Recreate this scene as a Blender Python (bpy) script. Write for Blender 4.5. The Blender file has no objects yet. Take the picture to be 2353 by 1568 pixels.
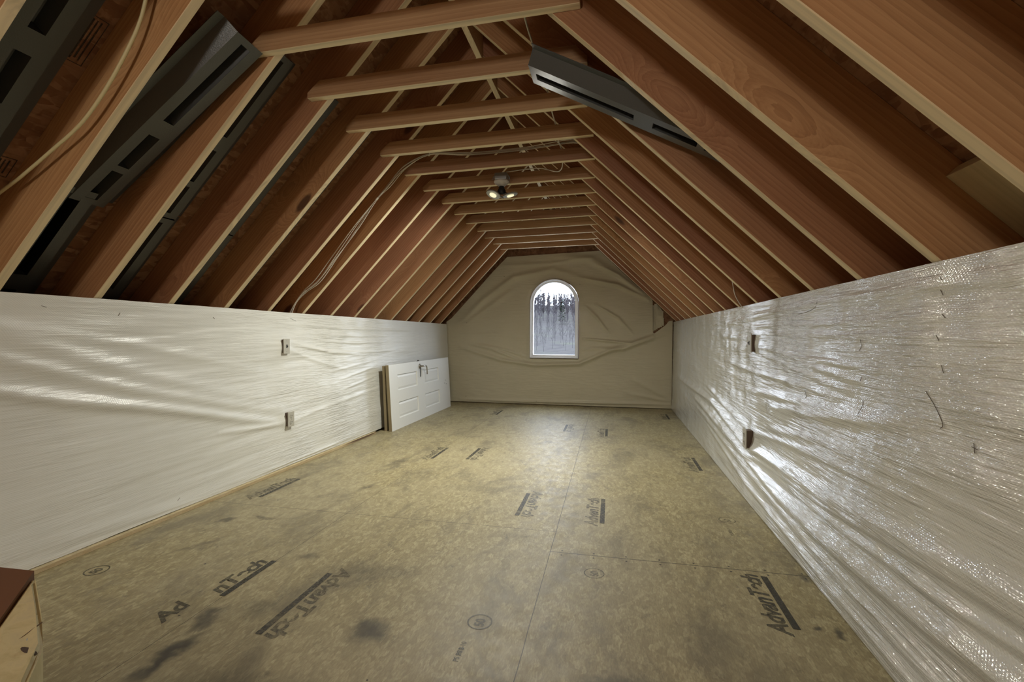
import bpy, bmesh, math, random
import numpy as np
from mathutils import Vector, Matrix, geometry
random.seed(7); rng = np.random.default_rng(11)
D = bpy.data; S = bpy.context.scene; COL = S.collection
H = 1.0387                                   # camera height above the floor
XL, ZL, ML = -2.518, 1.2208, 1.0473          # left rafter foot and pitch
XR, ZR, MR = 0.862, 1.2448, 0.9752           # right rafter foot and pitch
Y0, SP, TH = 1.925, 0.4064, 0.038            # far face of rafter 0, spacing, lumber thickness
YF = 7.05; YB = -1.8
RX = (ZR + MR*XR - ZL + ML*XL)/(ML + MR); RZ = ZL + ML*(RX - XL)
CL = 1/math.hypot(1, ML); CR = 1/math.hypot(1, MR); DEP = 0.22

# ------------------------------------------------------------------ helpers
def link(o, parent=None):
    COL.objects.link(o)
    if parent is not None: o.parent = parent
    return o
def tag(o, label=None, cat=None, group=None, kind=None):
    if label: o['label'] = label
    if cat: o['category'] = cat
    if group: o['group'] = group
    if kind: o['kind'] = kind
    return o
def empty(name, loc=(0, 0, 0)):
    o = D.objects.new(name, None); o.location = loc; o.empty_display_size = .05
    return link(o)
def fin(bm, name, m, parent=None, smooth=False):
    me = D.meshes.new(name); bm.normal_update(); bm.to_mesh(me); bm.free()
    if m: me.materials.append(m)
    if smooth:
        for p in me.polygons: p.use_smooth = True
    return link(D.objects.new(name, me), parent)
def pyd(name, v, f, m, parent=None, smooth=False):
    me = D.meshes.new(name); me.from_pydata([tuple(map(float, a)) for a in v], [], f); me.update()
    if m: me.materials.append(m)
    if smooth: me.polygons.foreach_set('use_smooth', [True]*len(me.polygons))
    return link(D.objects.new(name, me), parent)
def box(bm, x0, x1, y0, y1, z0, z1, M=None, bev=0.0):
    r = bmesh.ops.create_cube(bm, size=1)['verts']
    for v in r:
        v.co = Vector((x0+(x1-x0)*(v.co.x+.5), y0+(y1-y0)*(v.co.y+.5), z0+(z1-z0)*(v.co.z+.5)))
    if bev:
        es = list({e for v in r for e in v.link_edges})
        g = bmesh.ops.bevel(bm, geom=es, offset=bev, segments=2, affect='EDGES', profile=.6)
        r = list({v for f in g['faces'] for v in f.verts} | {v for v in r if v.is_valid})
    if M is not None:
        for v in r: v.co = M @ v.co
    return r
def lathe(bm, prof, n=24, M=None):
    rings = []
    for r, z in prof:
        rings.append([bm.verts.new((r*math.cos(2*math.pi*k/n), r*math.sin(2*math.pi*k/n), z)) for k in range(n)])
    for a, b in zip(rings, rings[1:]):
        for k in range(n): bm.faces.new((a[k], a[(k+1) % n], b[(k+1) % n], b[k]))
    bm.faces.new(rings[0][::-1]); bm.faces.new(rings[-1])
    if M is not None:
        for R in rings:
            for v in R: v.co = M @ v.co
def catmull(P, n=8):
    P = [Vector(p) for p in P]; Q = [P[0]*2-P[1]] + P + [P[-1]*2-P[-2]]; out = []
    for i in range(1, len(Q)-2):
        for k in range(n):
            t = k/n
            out.append(.5*((2*Q[i]) + (Q[i+1]-Q[i-1])*t + (2*Q[i-1]-5*Q[i]+4*Q[i+1]-Q[i+2])*t*t + (3*Q[i]-Q[i-1]-3*Q[i+1]+Q[i+2])*t**3))
    out.append(P[-1]); return out
def tube(bm, pts, r, n=8, taper=None, sm=8):
    P = catmull(pts, sm) if sm else [Vector(p) for p in pts]
    up = Vector((0.3, 0.2, 1)).normalized(); rings = []
    for i, p in enumerate(P):
        t = (P[min(i+1, len(P)-1)] - P[max(i-1, 0)]).normalized()
        a = t.cross(up)
        if a.length < 1e-3: a = t.cross(Vector((1, 0, 0)))
        a.normalize(); b = t.cross(a)
        rr = r if taper is None else r*(1+(taper-1)*i/(len(P)-1))
        rings.append([bm.verts.new(p + a*rr*math.cos(2*math.pi*k/n) + b*rr*math.sin(2*math.pi*k/n)) for k in range(n)])
    for a, b in zip(rings, rings[1:]):
        for k in range(n): bm.faces.new((a[k], a[(k+1) % n], b[(k+1) % n], b[k]))
    bm.faces.new(rings[0][::-1]); bm.faces.new(rings[-1])
def copy_tree(o, parent=None):
    c = o.copy(); COL.objects.link(c); c.parent = parent
    for ch in list(o.children): copy_tree(ch, c)
    return c

# ------------------------------------------------------------------ materials
class N:
    def __init__(s, name):
        s.m = D.materials.new(name); s.m.use_nodes = True; s.t = s.m.node_tree; s.t.nodes.clear()
        s.out = s.t.nodes.new('ShaderNodeOutputMaterial'); s.b = s.t.nodes.new('ShaderNodeBsdfPrincipled')
        s.t.links.new(s.b.outputs[0], s.out.inputs[0])
    def set(s, sock, v):
        if hasattr(v, 'links'): s.t.links.new(v, sock)
        elif isinstance(v, (tuple, list)) and len(v) == 3 and sock.type == 'RGBA': sock.default_value = (*v, 1)
        else: sock.default_value = v
    def n(s, typ, props=None, **ins):
        nd = s.t.nodes.new('ShaderNode'+typ)
        for k, v in (props or {}).items(): setattr(nd, k, v)
        for k, v in ins.items():
            key = int(k[1:]) if k[0] == 'i' and k[1:].isdigit() else k.replace('_', ' ')
            s.set(nd.inputs[key], v)
        return nd
    def obj(s): return s.n('TexCoord').outputs['Object']
    def mapp(s, v, sc=(1, 1, 1), rot=(0, 0, 0), loc=(0, 0, 0)):
        return s.n('Mapping', None, Vector=v, Scale=sc, Rotation=rot, Location=loc).outputs[0]
    def noise(s, v, sc, det=4, rough=.55, dist=0): return s.n('TexNoise', None, Vector=v, Scale=sc, Detail=det, Roughness=rough, Distortion=dist).outputs[0]
    def math(s, op, a, b=0.0, c=None):
        nd = s.n('Math', {'operation': op}, i0=a, i1=b)
        if c is not None: s.set(nd.inputs[2], c)
        return nd.outputs[0]
    def ramp(s, f, stops):
        nd = s.n('ValToRGB', None, Fac=f); e = nd.color_ramp.elements
        while len(e) < len(stops): e.new(.5)
        for q, (p, c) in zip(e, stops): q.position = p; q.color = (*c, 1) if len(c) == 3 else c
        return nd.outputs[0]
    def mix(s, f, a, b, mode='MIX'):
        nd = s.n('Mix', {'data_type': 'RGBA', 'blend_type': mode}); s.set(nd.inputs[0], f); s.set(nd.inputs[6], a); s.set(nd.inputs[7], b)
        return nd.outputs[2]
    def bump(s, h, st=.3, dist=.01, nrm=None):
        nd = s.n('Bump', None, Height=h, Strength=st, Distance=dist)
        if nrm is not None: s.set(nd.inputs['Normal'], nrm)
        return nd.outputs[0]
    def smooth(s, v, a, b):
        nd = s.n('MapRange', {'interpolation_type': 'SMOOTHSTEP'}, Value=v); nd.inputs[1].default_value = a; nd.inputs[2].default_value = b
        return nd.outputs[0]
    def B(s, **k):
        for a, v in k.items(): s.set(s.b.inputs[a.replace('_', ' ')], v)
        return s.m
def plain(name, col, rough=.5, metal=0, spec=.5, bump=None):
    n = N(name); k = dict(Base_Color=col, Roughness=rough, Metallic=metal)
    n.b.inputs['Specular IOR Level'].default_value = spec
    if bump: k['Normal'] = n.bump(n.noise(n.obj(), bump[0], 3), bump[1], .003)
    return n.B(**k)

def lumber(name, c1, c2, c3, edge, seed=0.0):
    n = N(name); ob = n.obj()
    rnd = n.n('ObjectInfo').outputs['Random']
    off = n.n('CombineXYZ', None, X=n.math('MULTIPLY', rnd, 37.0), Y=n.math('MULTIPLY', rnd, 11.0), Z=n.math('MULTIPLY', rnd, 23.0)).outputs[0]
    v = n.n('VectorMath', {'operation': 'ADD'}, i0=ob, i1=off).outputs[0]
    # knots: sparse dark ovals that bend the grain
    kv = n.mapp(v, (1.5, .35, 4.5))
    vor = n.n('TexVoronoi', {'feature': 'F1'}, Vector=kv, Scale=1.0, Randomness=1.0)
    kd = vor.outputs['Distance']
    pick = n.math('GREATER_THAN', n.n('SeparateColor', None, Color=vor.outputs['Color']).outputs[0], .55)
    warp = n.math('MULTIPLY', n.math('MULTIPLY', n.math('SUBTRACT', 1.0, n.smooth(kd, 0.0, .5)), pick), .16)
    vv = n.n('VectorMath', {'operation': 'ADD'}, i0=v, i1=n.n('CombineXYZ', None, X=0.0, Y=warp, Z=warp).outputs[0]).outputs[0]
    low = n.noise(n.mapp(vv, (.7, 5, 5)), 1.3, 3, .5)
    g = n.n('TexWave', {'wave_type': 'BANDS', 'bands_direction': 'Z', 'wave_profile': 'SAW'}, Vector=n.mapp(vv, (.10, 1, 1.0), (0.03, .012, 0)), Scale=17.0, Distortion=6.5, Detail=3.0, Detail_Scale=1.3).outputs[1]
    fine = n.noise(n.mapp(vv, (2.5, 160, 160)), 1.0, 2, .6)
    t = n.math('ADD', n.math('MULTIPLY', g, .20), n.math('ADD', n.math('MULTIPLY', low, .62), n.math('MULTIPLY', fine, .36)))
    col = n.ramp(t, [(.22, c1), (.5, c2), (.82, c3)])
    hue = n.n('HueSaturation', None, Color=col, Hue=n.math('MULTIPLY_ADD', rnd, .02, .49), Value=n.math('MULTIPLY_ADD', rnd, .34, .80)).outputs[0]
    km = n.math('MULTIPLY', n.math('SUBTRACT', 1.0, n.smooth(kd, .09, .15)), pick)
    col = n.mix(n.math('MULTIPLY', km, .85), hue, (.055, .02, .009))
    # narrow sawn edges painted paler: light bounced onto them is put into the colour
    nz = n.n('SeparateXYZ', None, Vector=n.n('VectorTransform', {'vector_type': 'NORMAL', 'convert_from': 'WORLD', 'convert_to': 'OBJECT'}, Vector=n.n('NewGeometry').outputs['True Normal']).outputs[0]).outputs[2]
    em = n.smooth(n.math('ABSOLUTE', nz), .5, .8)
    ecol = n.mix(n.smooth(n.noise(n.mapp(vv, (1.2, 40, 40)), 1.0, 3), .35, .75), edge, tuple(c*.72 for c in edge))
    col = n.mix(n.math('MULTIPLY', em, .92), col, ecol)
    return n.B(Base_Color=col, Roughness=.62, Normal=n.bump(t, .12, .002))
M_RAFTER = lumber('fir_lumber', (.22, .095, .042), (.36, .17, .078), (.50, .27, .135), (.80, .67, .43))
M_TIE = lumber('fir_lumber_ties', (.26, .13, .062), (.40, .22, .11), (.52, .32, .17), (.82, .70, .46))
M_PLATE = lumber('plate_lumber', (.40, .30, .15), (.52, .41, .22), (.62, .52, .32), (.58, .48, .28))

def osb(n, v, tones, sc=22.0):
    outs = []
    for k, (a, s2) in enumerate(((0.35, 1.0), (1.4, .8), (2.4, 1.25))):
        w = n.n('VectorMath', {'operation': 'MULTIPLY_ADD'}, i0=n.n('TexNoise', None, Vector=v, Scale=5.0+k).outputs[1], i1=(.05, .05, .05), i2=v).outputs[0]
        q = n.mapp(w, (1.0*s2, .34*s2, 1), (0, 0, a))
        vo = n.n('TexVoronoi', {'feature': 'F1'}, Vector=q, Scale=sc)
        outs.append((n.n('SeparateColor', None, Color=vo.outputs['Color']).outputs[0], vo.outputs['Distance']))
    m1 = n.smooth(n.noise(v, 17, 2), .44, .56); m2 = n.smooth(n.noise(n.mapp(v, loc=(5, 3, 0)), 13, 2), .48, .58)
    f = n.n('Mix', None, i0=m1, i2=outs[0][0], i3=outs[1][0]).outputs[0]
    f = n.n('Mix', None, i0=m2, i2=f, i3=outs[2][0]).outputs[0]
    return n.ramp(f, [(0.0, tones[0]), (.55, tones[1]), (1.0, tones[2])]), f
def make_sheathing():
    n = N('osb_sheathing'); v = n.obj()
    c, f = osb(n, v, ((.20, .088, .04), (.30, .15, .075), (.40, .22, .12)), 26)
    c = n.mix(n.math('MULTIPLY', n.smooth(n.noise(n.mapp(v, (60, 4, 60)), 1, 3), .5, .8), .5), c, (.13, .06, .03))
    return n.B(Base_Color=c, Roughness=.75, Normal=n.bump(f, .25, .002))
M_OSB = make_sheathing()
def make_floor():
    n = N('subfloor'); v = n.obj()
    c, f = osb(n, v, ((.272, .228, .118), (.36, .31, .168), (.475, .42, .242)), 60)
    fine = n.math('ADD', n.math('MULTIPLY', n.noise(n.mapp(v, (110, 28, 1), (0, 0, .5)), 1.6, 4, .7), .5), n.math('MULTIPLY', n.noise(n.mapp(v, (110, 28, 1), (0, 0, -.8)), 1.6, 4, .7), .5))
    c = n.mix(n.smooth(fine, .40, .60), n.mix(.55, c, (.17, .13, .06)), c, 'MIX')
    # broad random patches mixed towards a greyer tone
    sx = n.n('SeparateXYZ', None, Vector=v)
    grey = n.smooth(n.noise(n.mapp(v, (.9, .5, 1)), 1.3, 3), .35, .65)
    c = n.mix(n.math('MULTIPLY', grey, .35), c, (.34, .305, .215))
    d1 = n.smooth(n.noise(n.mapp(v, (2.4, 1.2, 1)), 1.6, 6, .70, .6), .47, .67)
    c = n.mix(n.math('MULTIPLY', d1, .55), c, (.115, .098, .065))
    d2 = n.smooth(n.noise(n.mapp(v, (9, 5, 1), (0, 0, .4)), 1.5, 6, .75), .56, .72)
    c = n.mix(n.math('MULTIPLY', d2, .6), c, (.10, .085, .055))
    dn = n.n('VectorMath', {'operation': 'MULTIPLY_ADD'}, i0=n.n('TexNoise', None, Vector=v, Scale=9.0, Detail=4.0).outputs[1], i1=(.16, .16, 0), i2=v).outputs[0]
    def blob(c, x, y, rx, ry, a, st, col=(.04, .034, .024)):
        q = n.mapp(dn, (1, 1, 0), loc=(-x-.08, -y-.08, 0))
        q = n.mapp(q, (1, 1, 0), (0, 0, -a)); q = n.mapp(q, (1/rx, 1/ry, 0))
        L = n.n('VectorMath', {'operation': 'LENGTH'}, i0=q).outputs['Value']
        return n.mix(n.math('MULTIPLY', n.math('SUBTRACT', 1.0, n.smooth(L, .1, 1.0)), st), c, col)
    for b in ((-.83, 1.52, .10, .09, 0, .85), (-1.40, 1.26, .045, .22, -.1, .95), (-1.44, 1.45, .04, .12, -.2, .75), (-1.30, 1.55, .10, .10, 0, .45),
              (-2.1, 2.27, .03, .10, -.6, .7), (-1.93, 2.34, .12, .02, 0, .6), (-1.62, 2.96, .05, .16, -.3, .55), (.0, 1.42, .2, .09, .3, .55),
              (-1.0, 1.9, .3, .12, .3, .35), (-1.38, 1.98, .06, .05, 0, .5), (.80, 1.84, .03, .04, 0, .85), (.72, 1.87, .03, .03, 0, .85), (.83, 2.24, .035, .05, 0, .7),
              (-1.7, 3.6, .06, .25, -.3, .5), (-.9, 3.1, .3, .1, 0, .25), (-2.0, 1.95, .03, .2, -.5, .4), (-.35, 1.3, .25, .12, 0, .5), (-1.1, 1.15, .3, .15, 0, .45), (-.5, 2.4, .15, .1, 0, .25)):
        c = blob(c, *b)
    # nail heads
    vn = n.n('TexVoronoi', {'feature': 'F1'}, Vector=v, Scale=6.0)
    keep = n.math('GREATER_THAN', n.n('SeparateColor', None, Color=vn.outputs['Color']).outputs[1], .62)
    c = n.mix(n.math('MULTIPLY', n.math('LESS_THAN', vn.outputs['Distance'], .028), keep), c, (.03, .025, .018))
    # panel joints
    X, Y = sx.outputs[0], sx.outputs[1]
    wob = n.math('MULTIPLY', n.math('SUBTRACT', n.noise(v, 3.0, 2), .5), .006)
    def line(coord, at, wd, m=None):
        l = n.math('LESS_THAN', n.math('ABSOLUTE', n.math('SUBTRACT', n.math('ADD', coord, wob), at)), wd)
        return l if m is None else n.math('MULTIPLY', l, m)
    right = n.math('GREATER_THAN', X, -.28); left = n.math('LESS_THAN', X, -.28)
    ls = [line(X, -.28, .0016), line(Y, 2.265, .0026, right), line(Y, 4.70, .0018, right), line(Y, 2.50, .0016, left), line(Y, 4.9, .0014, left), line(X, -1.5, .0012)]
    J = ls[0]
    for l in ls[1:]: J = n.math('MAXIMUM', J, l)
    c = n.mix(n.math('MULTIPLY', J, .9), c, (.045, .035, .022))
    # screws in rows beside the cross joint
    for yy, sd in ((2.285, .7), (2.24, .7), (1.28, .8)):
        px = n.math('FRACT', n.math('DIVIDE', X, .15)); dx = n.math('MULTIPLY', n.math('ABSOLUTE', n.math('SUBTRACT', px, .5)), .15)
        dd = n.math('ADD', dx, n.math('ABSOLUTE', n.math('SUBTRACT', n.math('ADD', Y, wob), yy)))
        c = n.mix(n.math('MULTIPLY', n.math('LESS_THAN', dd, .006), right), c, (.02, .017, .012))
    h = n.math('SUBTRACT', n.math('ADD', n.math('MULTIPLY', f, .25), fine), n.math('MULTIPLY', J, 2.0))
    return n.B(Base_Color=c, Roughness=n.math('MULTIPLY_ADD', n.noise(v, 14, 3), .26, .40), Normal=n.bump(h, .22, .002))
M_FLOOR = make_floor()
def make_sheet(name, col, plane, rough=.30, dim=.5, coat=.5, lines=1.0):
    n = N(name); v = n.obj()
    sp = n.n('SeparateXYZ', None, Vector=v)
    A = sp.outputs[1] if plane == 'YZ' else sp.outputs[0]; Z = sp.outputs[2]
    w = n.math('MULTIPLY', n.noise(v, 4.0, 2), .05)
    A2 = n.math('ADD', A, w); Z2 = n.math('ADD', Z, w)
    k = 2*math.pi/.011
    dots = n.math('MULTIPLY', n.math('SINE', n.math('MULTIPLY', A2, k)), n.math('SINE', n.math('MULTIPLY', Z2, k)))
    sc = (1, 2.0, 34) if plane == 'YZ' else (2.0, 1, 34)
    ln = n.noise(n.mapp(v, sc), 2.2, 4, .6, .2)
    sc2 = (1, 5, 12) if plane == 'YZ' else (5, 1, 12)
    md = n.noise(n.mapp(v, sc2), 1.5, 3, .5, .4)
    wr = n.smooth(n.noise(v, 2.0, 2), .35, .65)
    if plane == 'YZ':
        cen, wid, lo = (2.4, 1.7, .35) if name.endswith('right') else (4.0, 1.1, .22)
        e = n.math('DIVIDE', n.math('SUBTRACT', A, cen), wid); wr = n.math('MULTIPLY', n.math('MAXIMUM', n.math('EXPONENT', n.math('MULTIPLY', n.math('MULTIPLY', e, e), -1.0)), lo), n.math('ADD', wr, .25))
        md = n.math('MULTIPLY', md, wr)
    h = n.math('ADD', n.math('MULTIPLY', n.math('MULTIPLY', ln, wr), 2.0*lines), n.math('MULTIPLY', dots, .034*dim))
    h = n.math('ADD', h, n.math('MULTIPLY', md, .9*lines))
    b = n.bump(h, 1.0, .0065)
    c = n.mix(n.math('MULTIPLY', n.smooth(n.noise(v, 3.0, 3), .3, .7), .35), col, tuple(x*.88 for x in col))
    return n.B(Base_Color=c, Roughness=rough, Normal=b, Coat_Weight=coat, Coat_Roughness=.27 if name.endswith('left') else .075, Coat_IOR=1.6 if not name.endswith('right') else 2.1, Coat_Normal=b)
M_SHR = make_sheet('poly_sheet_right', (.70, .705, .66), 'YZ', .22, 1.0, 1.0, 1.25)
M_SHL = make_sheet('poly_sheet_left', (.69, .69, .645), 'YZ', .40, .5, .45, .9)
M_SHF = make_sheet('poly_sheet_far_shaded', (.52, .475, .34), 'XZ', .5, .3, .15, .45)  # darker tan base than the side sheets: backlit shade put into the colour
M_BLACK = plain('black_plastic', (.07, .073, .072), .30, 0, .5, (260, .25))
M_DARK = plain('black_rubber', (.012, .012, .012), .6)
M_TEAR = plain('torn_edge', (.13, .11, .085), .7)
M_WHITE = plain('white_paint', (.74, .75, .73), .42, 0, .5, (60, .05))
M_VINYL = plain('white_vinyl', (.78, .79, .80), .35)
M_IVORY = plain('ivory_plastic', (.42, .405, .35), .4)
M_BOXP = plain('brown_box_plastic', (.10, .065, .045), .5)
M_METAL = plain('brushed_nickel', (.42, .40, .36), .32, 1.0)
M_GALV = plain('galvanised_steel', (.42, .43, .42), .45, .8)
M_PORC = plain('lampholder_porcelain', (.62, .60, .55), .35)
M_YCAB = plain('yellow_cable_jacket', (.62, .54, .30), .5)
M_WCAB = plain('white_cable_jacket', (.60, .56, .48), .5)
M_BARK = plain('grey_bark', (.033, .031, .034), .9, 0, 0.0)
M_PBARK = plain('pale_bark', (.030, .0285, .030), .9, 0, 0.0)
M_NEEDLE = plain('evergreen_needles', (.010, .018, .010), .9, 0, 0.0)
M_EDGEB = plain('raw_board_edge', (.24, .195, .115), .7, 0, .3, (90, .2))
def make_ink(name, col, a, b):
    n = N(name); v = n.obj()
    g = n.math('MULTIPLY', n.smooth(n.noise(v, 60, 5, .8), .36, .60), n.smooth(n.noise(v, 7, 3), .25, .55))
    n.B(Base_Color=col, Roughness=.5)
    tr = n.n('BsdfTransparent'); mx = n.n('MixShader'); n.set(mx.inputs[0], n.math('MULTIPLY_ADD', g, b, a))
    n.t.links.new(tr.outputs[0], mx.inputs[1]); n.t.links.new(n.b.outputs[0], mx.inputs[2]); n.t.links.new(mx.outputs[0], n.out.inputs[0])
    return n.m
M_INK = make_ink('stamp_ink', (.05, .047, .036), .42, .45)
M_INK2 = make_ink('faded_stamp_ink', (.07, .067, .06), .16, .5)
def make_glass():
    n = N('window_glass'); n.t.nodes.remove(n.b)
    tr = n.n('BsdfTransparent', None, Color=(.95, .97, 1.0)); gl = n.n('BsdfGlossy', None, Roughness=.02)
    fr = n.n('Fresnel', None, IOR=1.45); mx = n.n('MixShader', None, Fac=fr.outputs[0])
    n.t.links.new(tr.outputs[0], mx.inputs[1]); n.t.links.new(gl.outputs[0], mx.inputs[2]); n.t.links.new(mx.outputs[0], n.out.inputs[0])
    return n.m
M_GLASS = make_glass()
def make_emit(name, col, st):
    n = N(name); return n.B(Base_Color=(.8, .75, .5), Emission_Color=col, Emission_Strength=st, Roughness=.4)
M_LED = make_emit('led_phosphor', (1.0, .93, .62), 0.8)
def make_ground():
    n = N('hillside_litter'); v = n.obj()
    c = n.mix(n.smooth(n.noise(v, .6, 6, .7), .35, .7), (.038, .037, .0365), (.030, .029, .0295))
    c = n.mix(n.math('MULTIPLY', n.smooth(n.noise(n.mapp(v, loc=(4, 4, 0)), .25, 4), .5, .7), .5), c, (.044, .048, .037))
    n.b.inputs['Specular IOR Level'].default_value = 0.0
    return n.B(Base_Color=c, Roughness=1.0)
M_HILL = make_ground()
def make_patch():
    n = N('far_gable_boards'); v = n.obj()
    c, f = osb(n, v, ((.16, .075, .036), (.24, .12, .06), (.30, .16, .085)), 20)
    return n.B(Base_Color=c, Roughness=.8)
M_GABLE = make_patch()

# ------------------------------------------------------------------ setting
bm = bmesh.new(); box(bm, -4.2, 2.6, YB-.1, 7.35, -.03, 0)
floor = tag(fin(bm, 'floor', M_FLOOR), kind='structure')
xl0 = XL - (ZL + DEP/CL)/ML; xr0 = XR + (ZR + DEP/CR)/MR          # where the sheathing meets floor level
PKX, PKZ = RX + (DEP/CR-DEP/CL)/(ML+MR), None; PKZ = ZL + ML*(PKX-XL) + DEP/CL
v = []; f = []
for Y in (YB-.1, 7.3):
    v += [(xl0, Y, 0), (PKX, Y, PKZ), (xr0, Y, 0), (xr0+.02, Y, 0), (PKX, Y, PKZ+.02), (xl0-.02, Y, 0)]
f = [(0, 1, 7, 6), (1, 2, 8, 7), (2, 3, 9, 8), (3, 4, 10, 9), (4, 5, 11, 10), (5, 0, 6, 11), (0, 5, 4, 1), (1, 4, 3, 2), (6, 7, 10, 11), (7, 8, 9, 10)]
ceiling = tag(pyd('ceiling', v, f, M_OSB), kind='structure')

WXC, WHW, WZ0, WZS = -.8365, .3605, .706, 1.522       # window centre, half width, sill height, springing height
def arch(hw, z0, zs, n=24, xc=WXC):
    return [(xc-hw, z0), (xc+hw, z0)] + [(xc+hw*math.cos(math.pi*k/n), zs+hw*math.sin(math.pi*k/n)) for k in range(n+1)]
def holed(name, outer, hole, y0, y1, m, parent=None):
    polys = [[Vector((x, z, 0)) for x, z in outer]] + ([[Vector((x, z, 0)) for x, z in hole]] if hole else [])
    tri = geometry.tessellate_polygon(polys); P = [p for q in polys for p in q]; n = len(P)
    v = [(p.x, y0, p.y) for p in P] + [(p.x, y1, p.y) for p in P]
    f = [tuple(t) for t in tri] + [tuple(i+n for i in t[::-1]) for t in tri]
    s = 0
    for q in polys:
        k = len(q)
        for i in range(k): f.append((s+i, s+(i+1) % k, s+(i+1) % k+n, s+i+n))
        s += k
    o = pyd(name, v, f, m, parent); b = bmesh.new(); b.from_mesh(o.data); bmesh.ops.recalc_face_normals(b, faces=b.faces); b.to_mesh(o.data); b.free()
    return o
tri_out = [(xl0+.005, 0), (xr0-.005, 0), (PKX, PKZ-.006)]
tag(holed('wall_far', tri_out, arch(WHW+.004, WZ0-.004, WZS), 7.10, 7.16, M_GABLE), kind='structure')
tag(holed('wall_back', tri_out, None, YB-.06, YB, M_GABLE), kind='structure')
for nm, x0, x1, zt in (('wall_left', -2.62, -2.575, 1.05), ('wall_right', .905, .95, 1.08)):
    bm = bmesh.new(); box(bm, x0, x1, YB, 7.10, 0, zt); tag(fin(bm, nm, M_GABLE), kind='structure')
bm = bmesh.new(); box(bm, -2.57, -2.421, .95, 4.60, 0, .021, bev=.002)
o = tag(fin(bm, 'baseboard_left', M_PLATE), kind='structure')

# window
win = tag(empty('window_1', (WXC, 7.06, WZ0)), kind='structure')
def ring(outer, inner, y0, y1, name, m, parent):
    n = len(outer); v = [(x-WXC, y-7.06, z-WZ0) for y in (y0, y1) for L in (outer, inner) for x, z in L]; f = []
    for i in range(n):
        j = (i+1) % n
        f += [(i, j, n+j, n+i), (2*n+i, 3*n+i, 3*n+j, 2*n+j), (i, 2*n+i, 2*n+j, j), (n+i, n+j, 3*n+j, 3*n+i)]
    o = pyd(name, v, f, m, parent); b = bmesh.new(); b.from_mesh(o.data); bmesh.ops.recalc_face_normals(b, faces=b.faces); b.to_mesh(o.data); b.free(); return o
A = [arch(WHW-d, WZ0+d, WZS) for d in (0, .012, .024, .048)]
ring(A[0], A[1], 7.022, 7.15, 'window_frame', M_VINYL, win)
ring(A[1], A[2], 7.034, 7.15, 'window_stop', M_VINYL, win)
ring(A[2], A[3], 7.046, 7.12, 'window_sash', M_VINYL, win)
g = arch(WHW-.044, WZ0+.044, WZS)
o = pyd('pane', [(x-WXC, .03, z-WZ0) for x, z in g], [tuple(range(len(g)))], M_GLASS, win)

# ------------------------------------------------------------------ roof timbers
ORD = ['first', 'second', 'third', 'fourth', 'fifth', 'sixth', 'seventh', 'eighth', 'ninth', 'tenth', 'eleventh', 'twelfth', 'thirteenth', 'fourteenth', 'fifteenth', 'sixteenth', 'seventeenth']
def rafter_mesh(name, slope, run):
    # local x up the slope, z outward, y along the room; origin where it leaves the knee wall
    c = 1/math.hypot(1, slope); s = slope*c
    L = run/c; up = L + DEP*slope
    bm = bmesh.new(); prof = [(-.42, 0), (L, 0), (up, DEP), (-.42, DEP)]
    a = [bm.verts.new((x, 0, z)) for x, z in prof]; b = [bm.verts.new((x, -TH, z)) for x, z in prof]
    bm.faces.new(a); bm.faces.new(b[::-1])
    for i in range(4): bm.faces.new((a[i], b[i], b[(i+1) % 4], a[(i+1) % 4]))
    bmesh.ops.recalc_face_normals(bm, faces=bm.faces)
    bmesh.ops.bevel(bm, geom=list(bm.edges), offset=.002, segments=1, affect='EDGES')
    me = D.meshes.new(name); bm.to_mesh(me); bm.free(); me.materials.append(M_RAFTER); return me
meL = rafter_mesh('rafter', ML, RX-.020-XL); meR = rafter_mesh('rafter', MR, XR-(RX+.020))
aL, aR = math.atan(ML), math.atan(MR)
for side, me in (('left', meL), ('right', meR)):
    for i in range(-3, 13):
        o = D.objects.new('rafter', me); COL.objects.link(o)
        if side == 'left':
            o.matrix_world = Matrix.Translation((XL, Y0+i*SP, ZL)) @ Matrix.Rotation(-aL, 4, 'Y')
        else:
            # mirrored: local x runs up-left
            o.matrix_world = Matrix.Translation((XR, Y0+i*SP-TH, ZR)) @ Matrix.Rotation(math.pi, 4, 'Z') @ Matrix.Rotation(-aR, 4, 'Y')
        k = 12-i
        extra = ' next to the sheeted gable' if k == 0 else (', in the photo corner' if i == -2 else '')
        tag(o, f'reddish rafter of the {side} slope, {ORD[k]} from the arched-window wall{extra}', 'rafter', f'{side} slope rafters')
bm = bmesh.new(); r = box(bm, 0, 9.0, -.019, .019, 0, .27, bev=.002)
o = fin(bm, 'ridge_board', M_TIE); o.matrix_world = Matrix.Translation((RX, YB+.02, RZ-.045)) @ Matrix.Rotation(math.pi/2, 4, 'Z')
tag(o, 'pale ridge board running along the peak above the collar ties', 'ridge board')
ZK = 2.3053; TILT = .0174
def tie_mesh():
    bm = bmesh.new()
    prof = [(-.745, 0), (.725, 0), (.725, .030), (.672, .089), (-.672, .089), (-.745, .030)]
    a = [bm.verts.new((x, 0, z)) for x, z in prof]; b = [bm.verts.new((x, -TH, z)) for x, z in prof]
    bm.faces.new(a); bm.faces.new(b[::-1])
    for i in range(6): bm.faces.new((a[i], b[i], b[(i+1) % 6], a[(i+1) % 6]))
    bmesh.ops.recalc_face_normals(bm, faces=bm.faces); bmesh.ops.bevel(bm, geom=list(bm.edges), offset=.0018, segments=1, affect='EDGES')
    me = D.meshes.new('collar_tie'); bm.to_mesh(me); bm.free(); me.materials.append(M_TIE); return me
mt = tie_mesh()
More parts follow.
